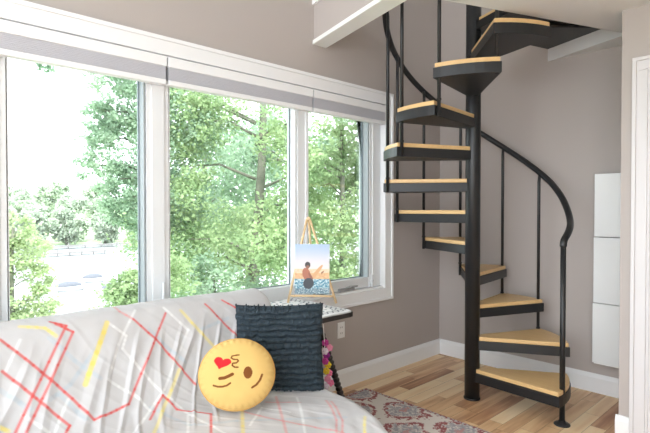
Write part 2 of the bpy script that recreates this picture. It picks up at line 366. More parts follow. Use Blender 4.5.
struct(mb.build('trim_6', M['vinyl']), 'white vinyl mullion posts of the window')
units = [(-3.440, -2.785, (0.004, 0.008, 0.075, 0.05)), (-2.655, -1.700, (0.004, 0.016, 0.090, 0.05)), (-1.609, -0.945, (0.004, 0.010, 0.075, 0.05))]
zb, zt = OZ0 + 0.019, OZ1 - 0.019
wins = []
for n, (a, b, t) in enumerate(units):
    mb = MB(); frame_yz(mb, a + 0.0005, b - 0.0005, zb, zt, 0.004, -0.145, -0.050)
    wo = mb.build('window_%d' % (n + 1), M['vinyl'], bevel=0.002)
    struct(wo, ['left casement window over the sofa', 'wide fixed centre window', 'right casement window beside the easel'][n]); wins.append(wo)
    a_, b_, z_, y_ = a + 0.005, b - 0.005, zb + 0.005, zt - 0.005
    ay, by, az, bz = a_ + t[0], b_ - t[1], z_ + t[2], y_ - t[3]
    mb = MB().box(-0.125, -0.040, a_, b_, z_, az).box(-0.125, -0.040, a_, b_, bz, y_).box(-0.125, -0.040, a_, ay, az, bz)
    if n == 1: mb.box(-0.125, -0.040, by, b_, az, bz)
    mb.build('sash', M['vinyl'], wo)
    if n != 1: MB().box(-0.125, -0.038, by, b_, az + 0.0002, bz).build('shaded_sash_side', M['sash'], wo)  # side of the sash, its shade painted in by the darker colour
    mb = MB(); frame_yz(mb, ay, by, az, bz, 0.006, -0.106, -0.094)
    mb.build('gasket', M['gasket'], wo)
    MB().box(-0.102, -0.098, ay + 0.005, by - 0.005, az + 0.005, bz - 0.005).build('pane', M['glass'], wo)
# crank and latch of the right casement
mb = MB().box(-0.048, -0.012, -1.30, -1.14, zb + 0.001, zb + 0.022, 0.004).tube([(-0.03, -1.22, zb + 0.02), (-0.01, -1.18, zb + 0.034), (-0.005, -1.12, zb + 0.03)], 0.007)
mb.build('crank_handle', mat('grey_plastic', srgb(150, 150, 150), 0.4), wins[2])
MB().box(-0.048, -0.02, -0.93, -0.885, zb + 0.02, zb + 0.10, 0.004).tube([(-0.03, -0.91, zb + 0.06), (0.0, -0.95, zb + 0.03)], 0.008).build('latch', M['vinyl'], wins[2])
MB().tube([(-0.030, -2.70, zb + 0.08), (-0.014, -2.70, zb + 0.11), (-0.012, -2.70, zb + 0.22)], 0.006).build('lock_lever', M['vinyl'], wins[0])

# blinds, each a thing
for (a, b, lab) in ((-3.56, -2.693, 'raised white slat blind over the left window pane'), (-2.683, -1.612, 'raised white slat blind over the wide centre pane'), (-1.602, -0.815, 'raised white slat blind over the narrow right pane')):
    bl = empty('venetian_blind', (-0.0, (a + b) / 2, 2.05), lab, 'window blind', 'raised blinds at the top of the window')
    MB().box(-0.022, 0.028, a, b, 2.135, 2.190, 0.003).build('headrail', M['white'], bl)
    mb = MB()
    for i in range(17):
        z = 2.065 + i * 0.00412
        mb.box(-0.020, 0.022 + (i % 2) * 0.001, a + 0.004, b - 0.004, z, z + 0.0030)
    mb.build('slat_stack', M['slat'], bl)
    MB().box(-0.021, 0.026, a + 0.002, b - 0.002, 2.036, 2.0635, 0.004).build('bottom_rail', M['white'], bl)

# electrical outlet
ou = tag(MB().box(0.0005, 0.006, -1.345, -1.270, 0.378, 0.498, 0.002).build('electrical_outlet', M['plate']), 'white outlet plate low on the wall beside the table leg', 'outlet')
for z in (0.416, 0.460):
    so_ = MB().box(0.0061, 0.009, -1.325, -1.290, z - 0.015, z + 0.015, 0.002).build('socket', M['plate'], ou)
    MB().box(0.0091, 0.0094, -1.318, -1.315, z - 0.006, z + 0.006).box(0.0091, 0.0094, -1.302, -1.299, z - 0.006, z + 0.006).build('slot', M['darkslot'], so_)

# wall hung white boxes
for (z0, z1, x0, lab) in ((1.153, 1.600, 1.369, 'white wall box hanging topmost of the three behind the stairs'), (0.681, 1.149, 1.366, 'white wall box in the middle of the three behind the stairs'), (0.250, 0.677, 1.362, 'white wall box hanging lowest of the three above the baseboard')):
    r = empty('wall_cabinet', (x0 + 0.15, -0.06, z0), lab, 'cabinet', 'stacked white wall boxes')
    MB().box(x0 + 0.004, x0 + 0.30, -0.105, -0.0005, z0, z1, 0.003).build('body', M['box'], r)
    MB().box(x0, x0 + 0.304, -0.121, -0.1055, z0 + 0.001, z1 - 0.001, 0.003).build('door', M['box'], r)
MB().box(1.37, 1.66, -0.11, -0.02, 0.243, 0.2495).build('bottom_lip', M['plate'], r)

# ================================================================== spiral staircase
SC = (0.785, -0.77); RIS = 0.2235
def pol(r, a, z=None):
    x = SC[0] + r * math.cos(math.radians(a)); y = SC[1] + r * math.sin(math.radians(a))
    return (x, y) if z is None else (x, y, z)
st = empty('spiral_staircase', (SC[0], SC[1], 0), 'black metal spiral staircase with pale wooden treads in the corner', 'staircase')
MB().tube([(SC[0], SC[1], 0.0), (SC[0], SC[1], 3.7)], 0.052, 40).build('center_pole', M['black'], st)
MB().lathe([(0.058, 0), (0.058, 0.010), (0.0535, 0.012)], (SC[0], SC[1], 0.0), 40).build('pole_base', M['black'], st)
lead = {1: -6, 2: 28, 3: 65, 4: 95}; trail = {1: 35, 2: 68, 3: 99, 4: 129}
for n in range(5, 12): lead[n] = 30.5 * n - 25.5; trail[n] = 30.5 * n + 6.5
trail[9] = 279; lead[10] = 278; trail[10] = 314.5; trail[11] = 344.5
def wedge(a0, a1, r, inner, inset=0.0, k=9):
    # straight sides from the pole to the rim, arc rim
    da = math.degrees(inset / r)
    rim = [pol(r - inset, a0 + da + (a1 - a0 - 2 * da) * i / (k - 1)) for i in range(k)]
    am = (a0 + a1) / 2
    i0 = pol(inner, am - 52); i1 = pol(inner, am + 52)
    if inset:
        i0 = pol(inner, am - 52 + 8); i1 = pol(inner, am + 52 - 8)
    return [i0] + rim + [i1]
RT = 0.63
for n in range(1, 12):
    z = RIS * n; a0, a1 = lead[n], trail[n]
    mb = MB(); mb.prism(wedge(a0, a1, RT, 0.050), z - 0.092, z - 0.0285)
    pan = mb.build('tread', M['black'], st, bevel=0.002)
    if n == 7: pass
    mb = MB(); mb.prism(wedge(a0, a1, RT, 0.050, 0.007), z - 0.028, z)
    mb.build('wooden_step', M['tread'], pan, bevel=0.004)
def rail_z(a): return 1.527 + (a - 56) * 0.00765
# balusters at the overlaps
BR = 0.600
for n in range(2, 12):
    a = lead[n] + 2.5 if n > 1 else 0
    zb_ = RIS * (n - 1) - 0.095
    if n == 2: continue
    zt_ = rail_z(a) - 0.01
    mb = MB().tube([pol(BR, a, zb_), pol(BR, a, zt_ - 0.05), pol(BR + 0.006, a, zt_)], 0.0115, 12)
    mb.build('baluster', M['black'], st)
    for zc in (RIS * n, RIS * (n - 1)):
        pass
    MB().lathe([(0.0145, 0), (0.0145, 0.012)], pol(BR, a, RIS * (n - 1) + 0.0005), 16).build('baluster_collar', M['black'], st)
nw = MB().tube([pol(0.612, 2.0, 0.0), pol(0.612, 2.0, 1.155)], 0.0165, 18).build('newel_post', M['black'], st)
MB().lathe([(0.048, 0), (0.048, 0.006), (0.040, 0.012), (0.022, 0.018), (0.018, 0.03)], pol(0.612, 2, 0), 28).build('floor_flange', M['black'], nw)
# handrail
pts = [pol(0.612, 2.0, 1.125), pol(0.613, 3.0, 1.155), pol(0.617, 8, 1.190)]
ctrl = [(14, 1.225), (22, 1.262), (30, 1.312), (38, 1.375), (46, 1.445), (56, 1.527)]
for a, z in ctrl: pts.append(pol(0.620, a, z))
a = 62
while a < 345: pts.append(pol(0.620, a, rail_z(a))); a += 5
# smooth
sp = []
P_ = [Vector(p) for p in pts]
for i in range(len(P_) - 1):
    p0 = P_[max(i - 1, 0)]; p1 = P_[i]; p2 = P_[i + 1]; p3 = P_[min(i + 2, len(P_) - 1)]
    for t in (0, .33, .66):
        sp.append(0.5 * ((2 * p1) + (p2 - p0) * t + (2 * p0 - 5 * p1 + 4 * p2 - p3) * t * t + (3 * p1 - p0 - 3 * p2 + p3) * t ** 3))
sp.append(P_[-1])
MB().tube(sp, 0.0215, 16).sphere(sp[0], 0.0225).build('handrail', M['black'], st)
# landing
za = RIS * 12
LP = [pol(0.052, -40), (1.275, -0.985), (1.588, -0.245), (0.99, -0.012), pol(0.052, 90)]
la = MB().prism(LP, za - 0.085, za - 0.0285).build('landing', M['black'], st, bevel=0.002)
ins = [pol(0.056, -20), (1.262, -0.965), (1.572, -0.255), (0.995, -0.028), pol(0.056, 70)]
MB().prism(ins, za - 0.028, za).build('landing_boards', M['tread'], la, bevel=0.003)
mb = MB()
for t in (0.35, 0.7):
    p = Vector((SC[0], SC[1])).lerp(Vector((1.58, -0.26)), t); mb.tube([(p.x - 0.28 * t, p.y - 0.62 * t * 0.5, za - 0.10), (p.x + 0.1 * t, p.y + 0.3 * t * 0.4, za - 0.10)], 0.014, 8)
mb.build('landing_bracket', M['black'], la)

# ================================================================== rug
def rug():
    X0, Y1 = 0.15, -1.19; NX, NY = 260, 330; DX, DY = 1.85, 2.3
    cream = srgb(226, 216, 208)[:3]; red = srgb(160, 98, 98)[:3]; grey = srgb(150, 148, 156)[:3]; pink = srgb(196, 150, 146)[:3]
    def colr(i, j):
        x = i / (NX - 1) * DX; y = j / (NY - 1) * DY
        n1 = noise.noise(Vector((x * 22, y * 22, 0))); n2 = noise.noise(Vector((x * 60, y * 60, 3))); n3 = noise.noise(Vector((x * 9, y * 9, 7)))
        px, py = 0.42, 0.50
        c = cream
        u = (x - .03) / px + .5 + 0.07 * n1 + .05 * n2; v = (y - .12) / py + .5 + 0.07 * n3 + .05 * n2
        # ogee lattice
        best = 9
        for (ox, oy) in ((0, 0), (0.5, 0.5)):
            du = (u + ox) % 1.0 - 0.5; dv = (v + oy) % 1.0 - 0.5
            d = abs(du) / 0.5 + 0.5 * (1 - math.cos(2 * PI * dv)) ; 
            best = min(best, d)
        ed = abs(best - 0.66) + 0.16 * n1 + 0.24 * n2
        if best < 0.50 + 0.2 * n1 + 0.16 * n2: c = lerp(grey, cream, 0.15 if n2 < 0.06 else (0.55 if n1 > 0 else 0.9))
        if ed < 0.085: c = red if n2 < 0.2 else pink
        if 0.085 <= ed < 0.13 and n2 > 0.1: c = pink
        if best < 0.08 + 0.1 * n2: c = pink
        if x < 0.03 or y < 0.03: c = lerp(cream, grey, 0.4) if n2 > 0 else red
        return (c[0], c[1], c[2], 1)
    def P(i, j):
        x = X0 + i / (NX - 1) * DX; y = Y1 - j / (NY - 1) * DY
        e = min(i, NX - 1 - i, j, NY - 1 - j)
        z = (0.0125 + 0.0012 * noise.noise(Vector((x * 90, y * 90, 0)))) if e > 0 else 0.001
        return (x, y, z)
    m = colmat('woven_rug', 0.95, 0.3, 400)
    o = grid_obj('area_rug', P, NX, NY, colr, m)
    o.data.flip_normals()
    tag(o, 'patterned rug in cream grey and faded red on the plank floor', 'rug')
rug()

# ================================================================== sofa and its cover
SPROF = [(.08, .45), (.10, .80), (.15, .87), (.21, .885), (.27, .87), (.31, .82), (.40, .63), (.50, .475), (.57, .447), (.75, .445), (1.0, .44), (1.2, .43), (1.29, .40), (1.34, .30), (1.35, .12)]
YE = -2.185
sf = empty('sofa', (0.7, -3.2, 0), 'long low sofa hidden under the patterned throw below the window', 'sofa')
MB().box(0.10, 1.30, -4.45, YE - 0.08, 0.12, 0.26, 0.02).build('base', M['sofa'], sf)
MB().box(0.47, 1.30, -4.45, YE - 0.09, 0.262, 0.405, 0.05).build('seat_cushion', M['sofa'], sf)
mb = MB(); mb.extrude([(0.13, 0.262), (0.45, 0.262), (0.455, 0.46), (0.29, 0.80), (0.25, 0.84), (0.18, 0.845), (0.14, 0.81)], 'y', -4.45, YE - 0.07)
mb.build('backrest', M['sofa'], sf, bevel=0.02)
for (x, y) in ((0.2, -2.4), (1.2, -2.4), (0.2, -4.3), (1.2, -4.3)):
    MB().lathe([(0.018, 0), (0.028, 0.107)], (x, y, 0.0 if x < 0.5 else 0.0135), 14).build('leg', M['sofa_leg'], sf)
def cover():
    P = SPROF; S = [0]
    for i in range(1, len(P)): S.append(S[-1] + math.hypot(P[i][0] - P[i - 1][0], P[i][1] - P[i - 1][1]))
    def prof(s):
        s = max(0, min(S[-1] - 1e-6, s)); i = 0
        while S[i + 1] < s: i += 1
        t = (s - S[i]) / (S[i + 1] - S[i]); p0 = P[max(i - 1, 0)]; p1 = P[i]; p2 = P[i + 1]; p3 = P[min(i + 2, len(P) - 1)]
        t2 = 0.5 * t + 0.5 * (3 * t * t - 2 * t ** 3)
        return (p1[0] + (p2[0] - p1[0]) * t, p1[1] + (p2[1] - p1[1]) * t)
    ds = 0.004
    NS = int(S[-1] / ds) + 1; sv = [min(S[-1], i * ds) for i in range(NS)]
    raw = [prof(s) for s in sv]
    # smooth the profile
    sm_ = list(raw)
    for it in range(30):
        sm_ = [sm_[0]] + [((sm_[i - 1][0] + sm_[i][0] * 2 + sm_[i + 1][0]) / 4, (sm_[i - 1][1] + 2 * sm_[i][1] + sm_[i + 1][1]) / 4) for i in range(1, NS - 1)] + [sm_[-1]]
    Y0 = -3.70; dy = 0.004; NYm = int((YE - Y0) / dy); NSK = 115
    NT = NYm + NSK
    colr = [list(COVER_BASE) for _ in range(NS * NT)]
    def paint(kind, c, wd, alpha=1.0):
        for pl in COVER[kind]:
            for (s0, y0), (s1, y1) in zip(pl[:-1], pl[1:]):
                j0 = int((min(y0, y1) - wd - .003 - Y0) / dy) - 1; j1 = int((max(y0, y1) + wd + .003 - Y0) / dy) + 2
                i0 = int((min(s0, s1) - wd - .003) / ds) - 1; i1 = int((max(s0, s1) + wd + .003) / ds) + 2
                L2 = (s1 - s0) ** 2 + (y1 - y0) ** 2 + 1e-9
                for j in range(max(0, j0), min(NT, j1)):
                    y = Y0 + j * dy
                    for i in range(max(0, i0), min(NS, i1)):
                        s = sv[i]; t = max(0, min(1, ((s - s0) * (s1 - s0) + (y - y0) * (y1 - y0)) / L2))
                        d = math.hypot(s - s0 - t * (s1 - s0), y - y0 - t * (y1 - y0))
                        a = alpha * (1 - smooth(max(0, wd - 0.003), wd + 0.003, d))
                        if a > 0:
                            k = colr[j * NS + i]
                            for q in range(3): k[q] += (c[q] - k[q]) * a
    paint('blue', srgb(188, 200, 210), 0.009, 0.45)
    paint('white', srgb(246, 246, 246), 0.006, 0.5)
    paint('pink', srgb(230, 150, 148), 0.006, 0.5)
    paint('yellow', srgb(240, 222, 130), 0.008, 0.6)
    paint('thick', srgb(238, 216, 112), 0.011, 0.75)
    paint('red', srgb(222, 84, 80), 0.0055, 0.75)
    def Pf(i, j):
        x, z = sm_[i]
        a = sm_[max(i - 1, 0)]; b = sm_[min(i + 1, NS - 1)]
        nx, nz = -(b[1] - a[1]), (b[0] - a[0]); l = math.hypot(nx, nz) or 1; nx /= l; nz /= l
        s = sv[i]; y = Y0 + min(j, NYm) * dy if j > 0 else -4.5
        # folds: pulled vertical wrinkles on the back, soft ripples on the seat
        ridged = 1 - abs(noise.noise(Vector((y * 9 + s * 4.2, s * 1.5, 2)))) * 2
        wr = 0.009 * max(0, ridged - 0.62) / 0.38 * smooth(0.62, 0.8, s) * (1 - smooth(1.15, 1.35, s))
        wr += 0.006 * noise.noise(Vector((y * 5 - s * 3, s * 5, 5))) + 0.004 * noise.noise(Vector((y * 14, s * 9 + y * 6, 9))) + 0.0025 * max(0, 0.7 - 3 * abs(noise.noise(Vector((y * 11 - s * 8, s * 4, 12)))))
        yend = YE - 0.095 * smooth(0.95, 1.36, x) - 0.03 * smooth(0.3, 0.0, z)
        sh = smooth(-2.9, YE, y)
        y = y + (yend - YE) * sh
        # right end sinks a little
        z0 = z + nz * wr; x0 = x + nx * wr
        rr = 0.07
        k = j - (NYm - int(rr / dy))
        if k > 0:
            q = k * dy
            if q < rr * PI / 2:
                th = q / rr; y = yend - rr + rr * math.sin(th); z0 -= rr * (1 - math.cos(th)) * (1 if z > .2 else .3)
                x0 -= (x - 0.7) * 0.02 * (1 - math.cos(th))
            else:
                h = q - rr * PI / 2; y = yend + 0.012 * math.sin(s * 30) * min(1, h * 6) + 0.03 * h
                z0 -= rr * (1 if z > .2 else .3) + h
                x0 -= (x - 0.7) * 0.02
        return (x0, y, max(0.05, z0))
    m = colmat('patterned_cotton_throw', 0.9, 0.12, 500)
    o = grid_obj('sofa_throw', Pf, NS, NT, lambda i, j: (colr[j * NS + i][0], colr[j * NS + i][1], colr[j * NS + i][2], 1), m)
    tag(o, 'pale grey throw with crossing red yellow and white lines over the sofa', 'throw')
    return o
cover()

# ================================================================== cushions
def place(o, loc, normal, roll=0.0):
    """local +Z -> normal, local +Y as near up as possible"""
    n = Vector(normal).normalized(); up = Vector((0, 0, 1)); x = up.cross(n).normalized(); y = n.cross(x)
    R = Matrix((x, y, n)).transposed().to_4x4() @ Matrix.Rotation(roll, 4, 'Z')
    o.matrix_world = Matrix.Translation(loc) @ R
def navy():
    W, H = 0.455, 0.45; NU, NV = 190, 220; rows = 15
    r = empty('ruffled_cushion', (0, 0, 0), 'square navy cushion with rows of ruffles at the sofa end', 'cushion')
    def puff(u, v): return 0.075 * (max(0, (1 - u ** 4)) * max(0, (1 - v ** 4))) ** 0.55
    def Pf(i, j):
        u = i / (NU - 1) * 2 - 1; v = j / (NV - 1) * 2 - 1
        x = u * W / 2 * (1 - 0.05 * (1 - v * v) * abs(u)); y = v * H / 2 * (1 - 0.05 * (1 - u * u) * abs(v))
        wv = 0.10 * noise.noise(Vector((u * 2.5, v * 3, 1))) + 0.05 * noise.noise(Vector((u * 9, v * 3, 4)))
        t = ((v + wv * 0.55) * rows / 2) % 1.0
        rw = math.floor((v + wv * .55) * rows / 2)
        ruf = 0.024 * abs(math.sin(PI * t)) ** 0.6 * (0.85 + 0.45 * noise.noise(Vector((u * 9, rw * 3.7, 0)))) + 0.006 * (1 - t)
        ruf += 0.0065 * noise.noise(Vector((u * 34 + rw * 5, v * 14, 8))) * math.sin(PI * t)
        edge = min(1, 12 * (1 - abs(u)), 12 * (1 - abs(v)))
        z = puff(u, v) + ruf * (0.35 + 0.65 * edge)
        x *= 1 + 0.035 * (noise.noise(Vector((rw * 2.3, (u > 0) * 5, 0))) * 1.2 - 0.5 * (1 - abs(math.sin(PI * t)) ** .5)) * abs(u) ** 6; y += 0.016 * noise.noise(Vector((u * 22, 0, 5))) * abs(v) ** 8
        return (x, y, z)
    f = grid_obj('front_cover', Pf, NU, NV, None, M['navy'], r)
    def Pb(i, j):
        u = 1 - i / 39 * 2; v = j / 39 * 2 - 1
        return (u * W / 2 * (1 - 0.05 * (1 - v * v) * abs(u)), v * H / 2 * (1 - 0.05 * (1 - u * u) * abs(v)), -puff(u, v) * 0.8)
    grid_obj('back_cover', Pb, 40, 40, None, M['navy_back'], r)
    place(r, (0.622, -2.376, 0.637), (0.74, -0.62, 0.20), roll=math.radians(0.5))
navy()
def emoji():
    R = 0.167; NU, NV = 260, 110
    r = empty('round_cushion', (0, 0, 0), 'round yellow winking face cushion blowing a kiss on the sofa', 'cushion')
    yel = srgb(222, 184, 114)[:3]; brn = srgb(122, 72, 34)[:3]; red = srgb(222, 40, 48)[:3]
    def seg(p, a, b):
        L2 = (b[0] - a[0]) ** 2 + (b[1] - a[1]) ** 2; t = max(0, min(1, ((p[0] - a[0]) * (b[0] - a[0]) + (p[1] - a[1]) * (b[1] - a[1])) / L2))
        return math.hypot(p[0] - a[0] - t * (b[0] - a[0]), p[1] - a[1] - t * (b[1] - a[1]))
    def poly(p, pl): return min(seg(p, a, b) for a, b in zip(pl[:-1], pl[1:]))
    strokes = [([(-.42, -.13), (-.30, -.12), (-.20, -.08), (-.10, -.03)], .044), ([(-.58, -.31), (-.47, -.35), (-.35, -.355), (-.24, -.33), (-.15, -.27)], 0.026),
               ([(.41, -.41), (.52, -.34), (.61, -.22), (.67, -.07)], .028),
               ([(.06, .50), (-.03, .49), (-.12, .47), (-.14, .42), (-.08, .38), (.02, .37), (.05, .33), (.0, .28), (-.10, .27), (-.11, .21), (-.04, .16), (.04, .155)], .021)]
    hp = []
    for k in range(40):
        t = 2 * PI * k / 40
        hx = 16 * math.sin(t) ** 3 / 17; hy = (13 * math.cos(t) - 5 * math.cos(2 * t) - 2 * math.cos(3 * t) - math.cos(4 * t)) / 17
        an = math.radians(-18); hp.append((-.38 + .25 * (hx * math.cos(an) - hy * math.sin(an)), .30 + .20 * (hx * math.sin(an) + hy * math.cos(an))))
    def inside(p, pl):
        c = False
        for i in range(len(pl)):
            a, b = pl[i], pl[i - 1]
            if (a[1] > p[1]) != (b[1] > p[1]) and p[0] < (b[0] - a[0]) * (p[1] - a[1]) / (b[1] - a[1]) + a[0]: c = not c
        return c
    def cf(i, j):
        q = min(1.0, j / (NV - 30)); th = 2 * PI * i / NU; p = (q * math.cos(th), q * math.sin(th))
        if j > NV - 28: return yel + (1,)
        c = yel
        if ((p[0] - .30) / .115) ** 2 + ((p[1]) / .165) ** 2 < 1: c = brn
        elif -.7 < p[0] < .0 and .0 < p[1] < .6 and inside(p, hp): c = red
        else:
            for pl, w_ in strokes:
                d = poly(p, pl)
                if d < w_ * 1.15: c = lerp(brn, yel, smooth(w_ * .85, w_ * 1.15, d))
        return tuple(c) + (1,)
    def Pf(i, j):
        th = 2 * PI * i / NU
        if j <= NV - 30: q = j / (NV - 30); sgn = 1
        else: q = 1 - (j - (NV - 30)) / 29.0; sgn = -0.85
        rr = R * q * (1 + 0.008 * noise.noise(Vector((math.cos(th) * 6, math.sin(th) * 6, 0))) * q)
        z = sgn * 0.062 * max(0, 1 - q ** 2.6) ** 0.55 
        # gathered edge and soft dents
        z += sgn * 0.0025 * math.sin(th * 34) * smooth(0.8, 0.97, q) * (1 - smooth(.97, 1, q)) + 0.003 * noise.noise(Vector((math.cos(th) * q * 3, math.sin(th) * q * 3, 2)))
        return (rr * math.cos(th), rr * 0.915 * math.sin(th), z)
    f = grid_obj('face_cover', Pf, NU, NV, cf, colmat('yellow_plush', 0.85, 0.1, 600), r, closed_u=True)
    pts = [(R * 1.003 * math.cos(2 * PI * k / 90), R * .918 * math.sin(2 * PI * k / 90), 0) for k in range(91)]
    MB().tube(pts, 0.0035, 8, caps=False).build('seam', mat('brown_piping', srgb(214, 166, 92), 0.8), r)
    place(r, EMOJI_LOC, (0.82, -0.60, 0.42), roll=math.radians(0))
EMOJI_LOC = (0.738, -2.708, 0.611)
emoji()

# ================================================================== side table, cloth, easel, print, flowers
TZ = 0.735
tb = empty('side_table', (0.34, -1.96, 0), 'black bobbin-legged side table in the corner by the window', 'table')
TX0, TX1, TY0, TY1 = 0.05, 0.60, -2.12, -1.775
MB().prism([(TX0, TY0), (TX1 - .005, TY0), (TX1 - .005, TY1 - .05), (TX1 - .012, TY1 - .022), (TX1 - .03, TY1 - .006), (TX1 - .055, TY1), (TX0, TY1)], TZ - 0.026, TZ).build('tabletop', M['darkwood'], tb)
MB().box(TX0 + 0.05, TX1 - 0.12, TY0 + 0.05, TY1 - 0.16, TZ - 0.055, TZ - 0.0265, 0.003).build('apron', M['darkwood'], tb)
def bobbin(p, q, name='leg'):
    p = Vector(p); q = Vector(q); n = 110; pts = []; rs = []
    for i in range(n + 1):
        t = i / n; pts.append(p.lerp(q, t)); k = 24
        rs.append(0.0125 + 0.0085 * abs(math.sin(PI * k * t)) if 0.03 < t < 0.97 else 0.016)
    MB().tube(pts, rs, 14).build(name, M['darkwood'], tb)
bobbin((0.580, -2.068, TZ - 0.0270), (0.54, -1.760, 0.0135)); bobbin((0.10, -2.03, TZ - 0.0270), (0.10, -1.735, 0.0))
bobbin((0.54, -2.085, TZ - 0.0270), (0.48, -2.10, 0.0135)); bobbin((0.10, -1.93, TZ - 0.0270), (0.10, -2.10, 0.0))
def tcloth():
    NU, NV = 150, 120; wht = srgb(238, 238, 238)[:3]; nv = srgb(58, 66, 80)[:3]; tl = srgb(96, 160, 172)[:3]
    x0, x1, y0, y1 = TX0 - 0.015, TX1 - 0.008, TY0 - 0.0, TY1 - 0.004; hang = 0.03
    def base(i, j): return (x0 + (x1 - x0) * i / (NU - 1), y0 + (y1 - y0) * j / (NV - 1))
    def cf(i, j):
        x, y = base(i, j)
        c = wht
        e = min(x1 - x, y1 - y)
        if 0.03 < e < 0.085:
            s = (y if x1 - x < y1 - y else x) * 1; t = (s / 0.042) % 1.0; q = (e - 0.0575) / 0.0275
            if abs(abs(q) - abs(t - 0.5) * 2) < 0.28: c = lerp(nv, wht, 0.25)
        elif e >= 0.085:
            n1 = noise.noise(Vector((x * 38, y * 38, 0))); n2 = noise.noise(Vector((x * 20, y * 20, 6)))
            if n1 > 0.28: c = tl if n2 > 0 else lerp(nv, wht, 0.3)
        elif e < 0.010: c = lerp(nv, wht, 0.7)
        return tuple(c) + (1,)
    def P(i, j):
        x, y = base(i, j)
        z = TZ + 0.007 + 0.002 * noise.noise(Vector((x * 12, y * 12, 0))) 
        z -= 0.004 * smooth(0.02, 0.0, min(x1 - x, y1 - y))
        # rounded outer corner
        cx, cy, rc = x1 - 0.06, y1 - 0.06, 0.06
        if x > cx and y > cy:
            l = math.hypot(x - cx, y - cy); m_ = max(x - cx, y - cy)
            if l > 0: x = cx + (x - cx) * m_ / l; y = cy + (y - cy) * m_ / l
        return (max(0.034, x), y, z)
    o = grid_obj('table_runner', P, NU, NV, cf, colmat('printed_cotton', 0.9))
    md = o.modifiers.new('thick', 'SOLIDIFY'); md.thickness = 0.005; md.offset = 0
    tag(o, 'white table cloth printed in navy and teal on the side table', 'table cloth')
tcloth()
EF = Vector((0.246, -1.815, TZ + 0.014))
ea = empty('tabletop_easel', EF, 'small wooden tripod easel holding the seaside picture', 'easel')
dirx = Vector((0.72, 0.69, 0)).normalized(); nrm = Vector((0.69, -0.72, 0)).normalized()
apex = EF - nrm * 0.055 - dirx * 0.03 + Vector((0, 0, 0.54))
lf = EF - dirx * 0.155 + nrm * 0.03; rf = EF + dirx * 0.155 + nrm * 0.03; bf = EF - nrm * 0.18
bf.x = max(bf.x, 0.06)
def stick(a, b, r=0.0078): return MB().tube([a, b], r, 8)
stick(lf, apex - dirx * 0.008).build('leg', M['easel'], ea); stick(rf, apex + dirx * 0.008).build('leg', M['easel'], ea)
stick(bf, apex - nrm * 0.012).build('leg', M['easel'], ea)
MB().tube([apex - nrm * 0.02, apex + nrm * 0.012], 0.011, 10).build('top_knob', M['easel'], ea)
led = EF + nrm * 0.030 + Vector((0, 0, 0.045))
u = dirx
mb = MB(); a_ = led - u * 0.135; b_ = led + u * 0.135
mb.tube([a_, b_], 0.007, 8).tube([a_ + nrm * 0.02 + u * .02, a_ + u * .02 ], 0.006, 8).tube([b_ + nrm * 0.02 - u * .02, b_ - u * .02], 0.006, 8)
mb.build('ledge', M['easel'], ea)
def print_():
    W, H, T = 0.222, 0.318, 0.016
    r = empty('canvas_print', (0, 0, 0), 'small canvas picture of a man sitting by the sea on the easel', 'picture')
    MB().box(-W / 2, W / 2, -H / 2, H / 2, -T, -0.0004).build('canvas_edge', M['plate'], r)
    NU, NV = 112, 160
    def blob(p, c, a, b, ang=0):
        dx, dy = p[0] - c[0], p[1] - c[1]; ca, sa = math.cos(ang), math.sin(ang)
        return ((dx * ca + dy * sa) / a) ** 2 + ((-dx * sa + dy * ca) / b) ** 2 < 1
    def cf(i, j):
        x = i / (NU - 1); y = j / (NV - 1)   # y up
        n = noise.noise(Vector((x * 16, y * 30, 0))); n2 = noise.noise(Vector((x * 40, y * 46, 4)))
        if y > 0.5: c = lerp(srgb(226, 214, 212), srgb(168, 188, 214), smooth(0.5, 1.0, y))
        elif y > 0.42: c = lerp(srgb(236, 206, 176), srgb(224, 190, 150), 0.5 + n)
        elif y > 0.30: c = lerp(srgb(228, 186, 138), srgb(208, 156, 110), 0.5 + n)
        else: c = lerp(srgb(60, 128, 152), srgb(206, 224, 226), max(0, min(1, 0.35 + 1.3 * n + 0.9 * n2)))
        if y < 0.11 + 0.02 * n: c = srgb(92, 120, 134) if n2 < 0.15 else srgb(190, 205, 208)
        p = (x, y * H / W)
        if blob(p, (.62, .60), .30, .05, 0.9): c = srgb(212, 160, 112)
        if blob(p, (.80, .62), .055, .02, 0.7) : c = srgb(150, 96, 66)
        if blob(p, (.34, .56), .115, .19, 0.25): c = srgb(172, 100, 70)
        if blob(p, (.46, .50), .035, .13, 0.5): c = srgb(140, 80, 56)
        if blob(p, (.40, .30), .15, .16, -0.6): c = srgb(44, 48, 56)
        if blob(p, (.37, .83), .08, .09): c = srgb(58, 44, 40)
        if blob(p, (.37, .77), .05, .05): c = srgb(140, 88, 64)
        return tuple(c[:3]) + (1,)
    grid_obj('printed_face', lambda i, j: ((i / (NU - 1) - .5) * W, (j / (NV - 1) - .5) * H, 0), NU, NV, cf, colmat('glossy_print', 0.3, spec=0.4), r)
    up = Vector((0, 0, 1)); tilt = (nrm + up * 0.16).normalized()
    c = EF + nrm * 0.032 + Vector((0, 0, 0.058 + H / 2)) + nrm * -0.014
    place(r, c, tilt)
print_()
